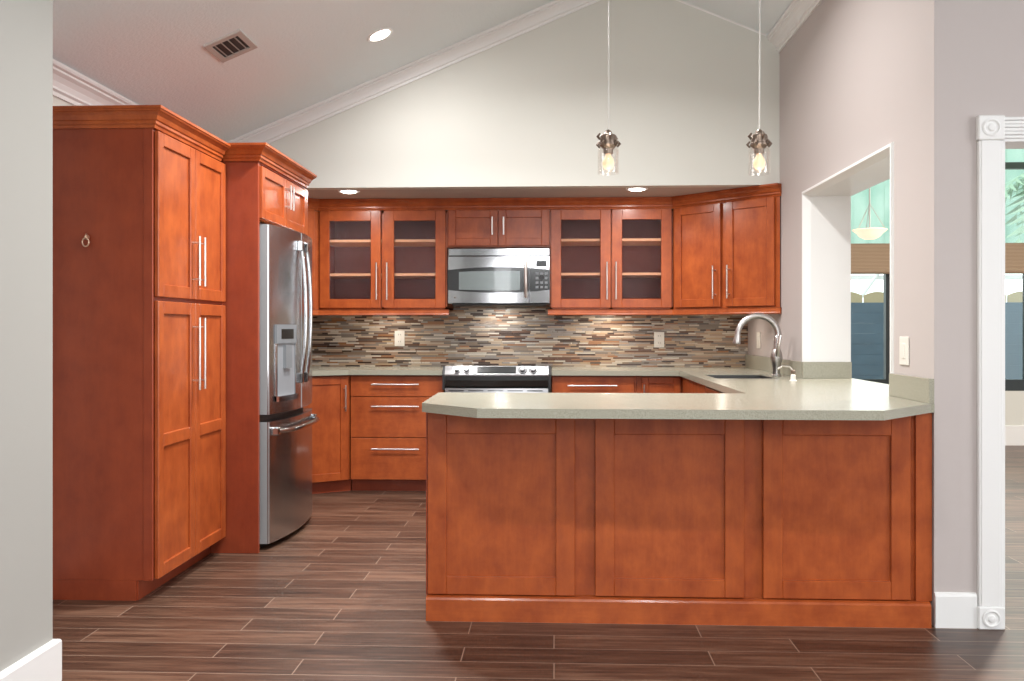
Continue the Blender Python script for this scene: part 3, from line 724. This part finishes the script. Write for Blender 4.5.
bs = MB().box(1.507, 1.528, 3.812, 4.262, ZT, 1.0, 0.0015)
rel(bs.build('backsplash_strip', M['quartz'], rct), rct)
rel(MB().box(1.507, 1.528, 5.75, YB-0.012, ZT, 1.0, 0.0015).box(1.510, XO+0.002, 5.720, 5.743, ZT, 1.0, 0.0015).build('backsplash_strip', M['quartz'], rct), rct)

# sink bowl, walls raised so their dark steel stands in for rim shade
sk = thing('sink', 'undermount stainless sink below the curved faucet', 'sink', (1.17, 5.94, 0.70))
b_ = MB(); x0, x1, y0, y1 = 0.975, 1.37, 5.68, 6.2
b_.prism([(x0, y0), (x1, y0), (x1, y1), (x0, y1)], ZU-0.004, ZU-0.0005, 'Z', [[(0.99, 5.70), (1.355, 5.70), (1.355, 6.18), (0.99, 6.18)]])
b_.box(0.986, 0.992, 5.691, 6.189, 0.69, ZT-0.004); b_.box(1.353, 1.359, 5.691, 6.189, 0.69, ZT-0.004); b_.box(0.986, 1.359, 5.691, 5.697, 0.69, ZT-0.004); b_.box(0.986, 1.359, 6.183, 6.189, 0.69, ZT-0.004); b_.box(0.985, 1.36, 5.69, 6.19, 0.685, 0.692)
rel(b_.build('bowl', M['sink'], sk), sk)
MB().lathe([(0.001, 0.001), (0.03, 0.001), (0.042, 0.0)], (0, 0, -0.007), 24).build('drain', M['steel'], sk)

# faucet
fa = thing('faucet', 'tall curved brushed nickel gooseneck faucet behind the sink', 'faucet', (1.405, 5.95, ZT+0.0005))
bd = MB().lathe([(0.030, 0.0), (0.031, 0.008), (0.024, 0.014), (0.0235, 0.05), (0.030, 0.08), (0.038, 0.12), (0.034, 0.15), (0.026, 0.172)], (0, 0, 0), 28)
bd.build('base', M['faucet'], fa, True)
pts = []; rr = 0.128
for k in range(6): pts.append((0.0+0.002*k, 0, 0.165+0.017*k))
for k in range(21):
    a = PI*k/20*0.97; pts.append((-rr+rr*math.cos(a)+0.012, 0, 0.255+rr*math.sin(a)))
MB().tube(pts, [0.022]*6+[0.021-0.003*k/20 for k in range(21)], 16).build('spout', M['faucet'], fa, True)
e0 = Vector(pts[-1]); MB().tube([e0, e0+Vector((-0.003, 0, -0.03)), e0+Vector((-0.006, 0, -0.055)), e0+Vector((-0.007, 0, -0.062))], [0.0175, 0.021, 0.025, 0.023], 16).build('spray_head', M['faucet'], fa, True)
MB().tube([(0.0, -0.026, 0.13), (-0.004, -0.052, 0.165), (0.004, -0.060, 0.215), (0.012, -0.060, 0.262)], [0.014, 0.012, 0.011, 0.008], 12).build('lever', M['nickel'], fa, True)
sd = thing('soap_dispenser', 'small white and bronze soap pump beside the faucet', 'soap dispenser', (1.375, 5.42, ZT+0.0005))
MB().lathe([(0.021, 0.0), (0.021, 0.004), (0.014, 0.008), (0.014, 0.034), (0.009, 0.040)], (0, 0, 0), 20).build('base', M['plate'], sd, True)
MB().lathe([(0.009, 0.038), (0.013, 0.044), (0.013, 0.060), (0.006, 0.066)], (0, 0, 0), 16).build('cap', M['bronze'], sd, True)
MB().tube([(0, 0, 0.056), (-0.02, 0, 0.082), (-0.06, 0.01, 0.086), (-0.085, 0.012, 0.070)], 0.005, 10).build('spout', M['nickel'], sd, True)

# ---- mosaic backsplash
tag(MB().box(XL+0.3, XR-0.001, YB-0.01, YB-0.0005, ZT, 1.40).build('tile_backsplash', M['mosaic']), 'brown and grey glass strip mosaic backsplash behind the range', 'backsplash')

# ---- upper cabinets
UY = 6.97; UZ0, UZ1 = 1.348, 2.094
UD = YB-UY-0.012; KX = 6.97/7.05
def upper_box(t, x0, x1, z0, z1, openf=False, mat='wood', shelves=()):
    mb = MB(); y0 = 0.021
    if not openf: mb.box(x0, x1, y0, UD, z0, z1)
    else:
        for a, b2 in ((x0, x0+0.018), (x1-0.018, x1)): mb.box(a, b2, y0, UD, z0, z1)
        mb.box(x0, x1, y0, UD, z0, z0+0.018); mb.box(x0, x1, y0, UD, z1-0.018, z1)
        cm = (x0+x1)/2; mb.box(cm-0.012, cm+0.012, y0, y0+0.02, z0, z1)
    o = mb.build('body', M[mat], t)
    if openf:
        MB().box(x0+0.018, x1-0.018, UD-0.008, UD-0.001, z0+0.018, z1-0.018).build('back_board', M['wood_in'], t)
        mb = MB()
        for z in shelves: mb.box(x0+0.019, x1-0.019, y0+0.005, UD-0.009, z-0.010, z+0.010, 0.001).build('shelf', M['shelf_wood'], t); mb = MB()
        mb.bm.free()
GH = (1.42, 1.70); SHZ = (1.612, 1.868)
g1 = thing('glass_door_cabinet', 'wall cabinet with two glass doors left of the microwave', 'cabinet', (-1.80*KX, UY, 0), 0, 'glass door wall cabinets')
g1.scale = (KX, 1, 1)
upper_box(g1, 0.0, 0.985, UZ0, UZ1, True, 'wood', SHZ)
door(g1, 0.004, 0.478, 1.358, 2.095, 0, 0.450, GH, glass=True, st=0.078, rb=0.068); door(g1, 0.502, 0.975, 1.358, 2.095, 0, 0.530, GH, glass=True, st=0.078, rb=0.068)
mc = thing('microwave_cabinet', 'short cherry wall cabinet directly above the microwave', 'cabinet', (-0.815*KX, UY, 0))
mc.scale = (KX, 1, 1)
upper_box(mc, 0.0, 0.785, 1.815, UZ1)
door(mc, 0.010, 0.388, 1.825, 2.095, 0, 0.348, (1.905, 2.04)); door(mc, 0.394, 0.778, 1.825, 2.095, 0, 0.434, (1.905, 2.04))
g2 = thing('glass_door_cabinet', 'wall cabinet with two glass doors right of the microwave', 'cabinet', (-0.03*KX, UY, 0), 0, 'glass door wall cabinets')
g2.scale = (KX, 1, 1)
upper_box(g2, 0.0, 0.925, UZ0, UZ1, True, 'wood', SHZ)
door(g2, 0.006, 0.458, 1.358, 2.095, 0, 0.428, GH, glass=True, st=0.078, rb=0.068); door(g2, 0.466, 0.915, 1.358, 2.095, 0, 0.496, GH, glass=True, st=0.078, rb=0.068)
# right diagonal corner
dc = thing('corner_wall_cabinet', 'angled cherry corner wall cabinet with two solid doors', 'cabinet', (0.89, 6.955, 0), -PI/4)
rel(MB().prism([(0.89, 6.977), (1.522, 6.345), (1.522, YB-0.012), (0.89, YB-0.012)], UZ0, UZ1).build('body', M['wood'], dc), dc)
door(dc, 0.010, 0.412, 1.358, 2.095, -0.006, 0.372, (1.415, 1.65)); door(dc, 0.458, 0.845, 1.358, 2.095, -0.006, 0.492, (1.415, 1.65))
# left diagonal corner, mostly behind the refrigerator cabinet
ld = thing('corner_wall_cabinet', 'angled cherry corner wall cabinet partly hidden by the refrigerator', 'cabinet', (-2.235, 6.515, 0), PI/4)
rel(MB().prism([(-1.782, 6.992), (-1.782, YB-0.012), (XL+0.01, YB-0.012), (XL+0.01, 6.54), (-2.235, 6.54)], UZ0, UZ1).build('body', M['wood'], ld), ld)
door(ld, 0.03, 0.605, 1.358, 2.095, -0.006)
# crown and light rail run along all wall cabinets
up_path = [(XL+0.05, 6.52), (-2.24, 6.52), (-1.785, 6.975), (0.885, 6.975), (1.527, 6.333)]
cr_ = [(o, h*(ZS-2.096-0.0015)/0.088) for o, h in cc_prof]
cr_ = [(o-0.012, h) for o, h in cr_]
tag(MB().sweep(cr_, up_path, 2.096).build('crown_moulding', M['wood_h']), 'long cherry crown moulding along the top of the wall cabinets', 'moulding')
lr = [(-0.02, 0), (0.012, 0), (0.016, 0.006), (0.012, 0.014), (0.010, 0.036), (0.014, 0.044), (-0.02, 0.044)]
tag(MB().sweep(lr, [(XL+0.05, 6.52), (-2.24, 6.52), (-1.785, 6.975), (-0.79, 6.975)], 1.303).build('light_rail', M['wood_h']), 'cherry light rail under the wall cabinets left of the microwave', 'moulding')
tag(MB().sweep(lr, [(-0.045, 6.975), (0.885, 6.975), (1.527, 6.333)], 1.303).build('light_rail', M['wood_h']), 'cherry light rail under the wall cabinets right of the microwave', 'moulding')

# ---- microwave
mw = thing('microwave', 'stainless steel over-the-range microwave with arched black window', 'microwave', (-0.412, 6.93, 1.39))
mx0, mx1 = -0.382, 0.382; MZ = 0.412
MB().box(mx0, mx1, 0.03, YB-6.93-0.012, 0.0, MZ, 0.002).build('body', M['blackmat'], mw)
MB().box(mx0+0.004, mx1-0.004, -0.004, 0.03, MZ-0.055, MZ, 0.003).build('vent_panel', M['steel_mw'], mw)
dsplit = 0.225
dd = MB().box(mx0, dsplit, -0.008, 0.03, 0.0, MZ-0.058, 0.004).build('door', M['steel_mw'], mw)
def arch(x0, x1, zlo_e, zlo_c, zhi_e, zhi_c, n=20, full=(mx0, mx1)):
    def zf(x, e, c): u = (x-(full[0]+full[1])/2)/((full[1]-full[0])/2); return c+(e-c)*u*u
    return [(x0+(x1-x0)*k/n, zf(x0+(x1-x0)*k/n, zlo_e, zlo_c)) for k in range(n+1)]+[(x1+(x0-x1)*k/n, zf(x1+(x0-x1)*k/n, zhi_e, zhi_c)) for k in range(n+1)]
MB().prism(arch(mx0+0.001, dsplit-0.001, 0.102, 0.080, 0.250, 0.272), -0.013, 0.0, 'Y').build('window_band', M['black'], dd)
MB().prism(arch(mx0+0.085, dsplit-0.065, 0.108, 0.098, 0.232, 0.243), -0.0155, -0.010, 'Y').build('window', M['mwglass'], dd)
hb = MB().tube([(dsplit-0.022, -0.03-0.020*math.sin(PI*k/12), 0.045+0.285*k/12) for k in range(13)], 0.012, 12)
for z in (0.055, 0.32): hb.box(dsplit-0.032, dsplit-0.012, -0.034, -0.004, z-0.012, z+0.012, 0.003)
hb.build('handle', M['nickel'], dd, True)
MB().lathe([(0.001, 0.0015), (0.008, 0.001), (0.009, 0)], (mx0+0.055, -0.008, 0.045), 20, 'Y').build('emblem', M['slot'], dd)
cp = MB().box(dsplit+0.003, mx1, -0.008, 0.03, 0.0, MZ-0.058, 0.004).build('control_panel', M['steel_mw'], mw)
MB().prism(arch(dsplit+0.004, mx1-0.001, 0.102, 0.080, 0.250, 0.272), -0.011, 0.0, 'Y').build('keypad_panel', M['black'], cp)
MB().box(dsplit+0.055, mx1-0.025, -0.0095, -0.004, 0.275, 0.318, 0.001).build('display', M['display'], cp)
for i in range(4):
    for j in range(3):
        xx = dsplit+0.05+j*0.034; zz = 0.112+i*0.034
        MB().box(xx, xx+0.022, -0.0125, -0.010, zz, zz+0.018, 0.0008).build('button', M['greyplast'], cp)
MB().cyl((dsplit+0.095, -0.0155, 0.192), (dsplit+0.095, -0.010, 0.192), 0.019, seg=24).build('dial', M['blackmat'], cp)
MB().box(mx0+0.03, mx1-0.03, 0.02, 0.36, -0.012, 0.0, 0.002).build('bottom_grille', M['blackmat'], mw)

# ---- range
rg = thing('range', 'stainless slide-in electric range with front knobs', 'range', (-0.415, 6.70, 0))
W2 = 0.376
MB().box(-W2, W2, 0.06, YB-6.70-0.012, 0.04, 0.885, 0.002).build('body', M['blackmat'], rg)
MB().box(-0.392, 0.392, 0.045, YB-6.70-0.012, 0.902, 0.915, 0.003).build('cooktop', M['black'], rg)
hbz = rg
cpn = MB()
n = 14
def bow(x): return -0.022*(1-(x/0.38)**2)
def ribbon(mb, x0, x1, prof, n=14):
    rings = []
    for k in range(n+1):
        x = x0+(x1-x0)*k/n; rings.append([mb.bm.verts.new((x, y+bow(x), z)) for y, z in prof])
    for a, b2 in zip(rings, rings[1:]):
        for i in range(len(prof)):
            j = (i+1) % len(prof); mb.bm.faces.new((a[i], a[j], b2[j], b2[i]))
    mb.bm.faces.new(rings[0]); mb.bm.faces.new(rings[-1][::-1])
ribbon(cpn, -0.375, 0.375, [(0.062, 0.932), (0.040, 0.932), (0.004, 0.872), (0.004, 0.862), (0.062, 0.862)])
cpo = cpn.build('control_panel', M['steel_range'], rg)
for s_ in (-1, 1):
    MB().prism([(0.075, 0.928), (0.04, 0.93), (-0.002, 0.87), (0.0, 0.76), (0.075, 0.76)], s_*0.375, s_*0.392, 'X').build('end_cap', M['blackmat'], rg)
nrm = Vector((0, -0.857, 0.514))
def on_panel(x, t_): return Vector((x, 0.040+(0.004-0.040)*t_+bow(x), 0.932+(0.872-0.932)*t_))
for kx in (-0.288, -0.216, 0.190, 0.285-0.02):
    c = on_panel(kx, 0.5)
    k_ = MB().cyl(c, c+nrm*0.006, 0.026, seg=24).cyl(c+nrm*0.006, c+nrm*0.030, 0.020, 0.017, seg=24)
    k_.build('knob', M['steel_range'], rg, True)
    MB().cyl(c, c+nrm*0.004, 0.030, seg=24).build('knob_skirt', M['blackmat'], rg)
c0 = on_panel(-0.005, 0.5)
dm = MB(); ribbon(dm, -0.14, 0.14, [(0.034, 0.926), (0.008, 0.883), (0.010, 0.880), (0.038, 0.924)]); 
bmesh.ops.translate(dm.bm, verts=dm.bm.verts[:], vec=(0, -0.003, 0.003))
dm.build('display', M['display'], cpo)
for i in range(8):
    x = -0.11+i*0.031; c = on_panel(x, 0.55)+nrm*0.004
    MB().cyl(c, c+nrm*0.001, 0.006, seg=12).build('button', M['plate'], cpo)
bb = MB(); ribbon(bb, -0.372, 0.372, [(0.060, 0.862), (0.006, 0.862), (-0.004, 0.83), (0.004, 0.785), (0.02, 0.778), (0.06, 0.778)]); bb.build('front_band', M['black'], rg)
od = MB(); ribbon(od, -0.372, 0.372, [(0.06, 0.772), (0.0, 0.772), (-0.004, 0.74), (-0.002, 0.70), (0.06, 0.70)]); odo = od.build('oven_door', M['steel_range'], rg)
od2 = MB(); ribbon(od2, -0.372, 0.372, [(0.06, 0.70), (0.0, 0.70), (0.0, 0.27), (0.06, 0.27)]); od2.build('door_glass', M['black'], odo)
for i in range(5): MB().box(-0.345+i*0.142, -0.235+i*0.142, -0.024, 0.0, 0.7525, 0.759).build('vent_slot', M['blackmat'], odo)
MB().tube([(-0.32, 0.0, 0.69), (-0.32, -0.05, 0.69), (0, -0.072, 0.69), (0.32, -0.05, 0.69), (0.32, 0.0, 0.69)], 0.012, 12).build('handle', M['steel_range'], odo, True)
dw2 = MB(); ribbon(dw2, -0.372, 0.372, [(0.06, 0.262), (0.0, 0.262), (0.0, 0.06), (0.06, 0.06)]); dw2.build('storage_drawer', M['steel_range'], rg)
for cx_, cy_, r_ in ((-0.19, 0.25, 0.10), (0.19, 0.25, 0.08), (-0.19, 0.50, 0.08), (0.19, 0.50, 0.10)):
    MB().lathe([(r_, 0.0), (r_, 0.0008), (r_-0.004, 0.0008), (r_-0.004, 0.0)], (cx_, cy_, 0.915), 40).build('burner_ring', M['slot'], rg)
for sx_ in (-0.33, 0.33):
    for sy_ in (0.1, 0.62): MB().cyl((sx_, sy_, 0), (sx_, sy_, 0.045), 0.02, seg=12).build('foot', M['blackmat'], rg)

# ---- outlets and switches
def plate(name, label, cat, loc, rz, kind, wd=0.08, ht=0.122):
    t = thing(name, label, cat, loc, rz)
    MB().box(-wd/2, wd/2, -0.006, 0, -ht/2, ht/2, 0.003, 2).build('cover_plate', M['plate'], t)
    if kind == 'outlet':
        for z in (-0.028, 0.028):
            MB().box(-0.018, 0.018, -0.0085, -0.004, z-0.019, z+0.019, 0.004).build('receptacle', M['plate'], t)
            MB().box(-0.009, -0.006, -0.0092, -0.008, z-0.003, z+0.009).box(0.006, 0.009, -0.0092, -0.008, z-0.003, z+0.009).build('slots', M['slot'], t)
    else:
        MB().box(-0.018, 0.018, -0.0095, -0.004, -0.034, 0.034, 0.002).build('rocker', M['plate'], t)
    return t
plate('wall_outlet', 'white outlet on the mosaic backsplash left of the range', 'outlet', (-1.238, YB-0.0105, 1.124), 0, 'outlet')
plate('wall_outlet', 'white outlet on the mosaic backsplash right of the range', 'outlet', (0.833, YB-0.0105, 1.115), 0, 'outlet')
plate('light_switch', 'white switch plate on the wall behind the faucet', 'light switch', (XR-0.0005, 7.02, 1.115), -PI/2, 'switch', 0.12)
plate('light_switch', 'white switch plate beside the pass-through at the wall end', 'light switch', (XR-0.0005, 4.13, 1.105), -PI/2, 'switch', 0.105, 0.125)

# ---- pendants over the peninsula
def pendant(x, y, z0, label):
    """z0: bottom rim of the glass"""
    t = thing('pendant_light', label, 'pendant light', (x, y, z0), 0, 'glass jar pendants over the peninsula')
    top = zc(x)-z0
    MB().tube([(0, 0, 0.165), (0.002, 0, 0.5), (0, 0, top-0.02)], 0.0028, 8).build('cord', M['cord'], t, True)
    MB().lathe([(0.001, top-0.032), (0.045, top-0.030), (0.060, top-0.012), (0.062, top+0.03)], (0, 0, 0), 28).build('ceiling_canopy', M['nickel'], t, True)
    cap = MB().lathe([(0.004, 0.176), (0.012, 0.170), (0.016, 0.160), (0.030, 0.153), (0.033, 0.145), (0.033, 0.122), (0.036, 0.119), (0.036, 0.112), (0.030, 0.108), (0.020, 0.098), (0.019, 0.080), (0.002, 0.078)], (0, 0, 0), 32)
    for k in range(9):
        a = 2*PI*k/9; c = Vector((0.036*math.cos(a), 0.036*math.sin(a), 0.146 if k % 2 else 0.118))
        cap.tube([c+Vector((0, 0, -0.012)), c+Vector((0.010*math.cos(a), 0.010*math.sin(a), 0)), c+Vector((0, 0, 0.012))], [0.004, 0.006, 0.004], 6)
    cap.build('socket_cap', M['bronze'], t, True)
    MB().lathe([(0.022, 0.108), (0.034, 0.103), (0.0415, 0.094), (0.0430, 0.085), (0.0430, 0.0), (0.0400, 0.0), (0.0400, 0.084), (0.038, 0.092), (0.031, 0.100), (0.022, 0.105)], (0, 0, 0), 36).build('glass_jar', M['jar'], t, True)
    MB().lathe([(0.003, 0.084), (0.010, 0.080), (0.011, 0.072), (0.021, 0.056), (0.024, 0.042), (0.021, 0.028), (0.012, 0.018), (0.002, 0.015)], (0, 0, 0), 24).build('bulb', M['bulb'], t, True)
    lt = bpy.data.lights.new('pendant_glow', 'POINT'); lt.energy = 0.8; lt.color = WARM; lt.shadow_soft_size = 0.03
    lo = bpy.data.objects.new('pendant_glow', lt); COL.objects.link(lo); lo.parent = t; lo.location = (0, 0, -0.09)
pendant(0.217, 3.736, 1.822, 'glass jar pendant light hanging nearer the middle of the gable wall')
pendant(0.809, 3.71, 1.812, 'glass jar pendant light hanging nearer the mauve wall')

# ---- recessed lights
def recessed(label, loc, tilt, watts, r=0.062):
    t = thing('recessed_light', label, 'recessed light', loc); t.rotation_euler = (0, tilt, 0)
    MB().lathe([(r, 0.004), (r+0.002, -0.004), (r+0.018, -0.006), (r+0.024, 0.0), (r+0.022, 0.004)], (0, 0, 0), 36).build('trim_ring', M['white'], t, True)
    MB().lathe([(0.001, -0.016), (r*0.5, -0.014), (r*0.85, -0.009), (r+0.001, -0.003), (r, 0.004), (0.001, 0.005)], (0, 0, 0), 36).build('lens', M['lamp'], t, True)
    d = bpy.data.lights.new('recessed_glow', 'AREA'); d.shape = 'DISK'; d.size = r*1.7; d.energy = watts; d.color = NEUT
    o = bpy.data.objects.new('recessed_glow', d); COL.objects.link(o); o.parent = t; o.location = (0, 0, -0.020)
recessed('round recessed light in the sloped ceiling near the vent', (-1.056, 5.61, zc(-1.056)-0.001), -math.atan(SL), 11)
recessed('round recessed light in the soffit above the left glass cabinet', (-1.455, 6.545, ZS-0.001), 0, 5, 0.055)
recessed('round recessed light in the soffit above the right glass cabinet', (0.578, 6.53, ZS-0.001), 0, 5, 0.055)
# under-cabinet pucks that brighten the mosaic
for lx, e in ((-1.30, 1.2), (0.42, 2.2)):
    area('under_cabinet_glow', (lx, 7.2, 1.335), (0, 0, 0), 0.06, 0.06, e, WARM, 'DISK')
area('under_cabinet_glow', (1.25, 6.98, 1.335), (0, 0, 0), 0.06, 0.06, 1.2, WARM, 'DISK')
area('microwave_task_light', (-0.416, 7.25, 1.37), (0, 0, 0), 0.1, 0.05, 1.6, NEUT)

# ---- ceiling vent
vt = thing('ceiling_vent', 'square white air vent with dark slots in the sloped ceiling', 'vent', (-1.722, 4.885, zc(-1.722)-0.001)); vt.rotation_euler = (0, -math.atan(SL), 0)
hw, hl = 0.105, 0.142
MB().prism([(-hw, -hl), (hw, -hl), (hw, hl), (-hw, hl)], -0.010, 0.001, 'Z', [[(-hw+0.030, -hl+0.040), (hw-0.030, -hl+0.040), (hw-0.030, hl-0.040), (-hw+0.030, hl-0.040)]]).build('frame', M['soffit'], vt)
MB().box(-hw+0.028, hw-0.028, -hl+0.038, hl-0.038, -0.0025, 0.0).build('duct_backing', M['blackmat'], vt)
for i in range(4):
    x = -hw+0.048+i*0.0375
    MB().box(x-0.004, x+0.004, -hl+0.040, hl-0.040, -0.0100, -0.0085, rot=Matrix.Rotation(0.3, 3, 'Y')).build('louver', M['wall_grey'], vt)

for o in list(bpy.data.objects):
    if o.type == 'MESH' and o.data.users == 0: bpy.data.objects.remove(o)
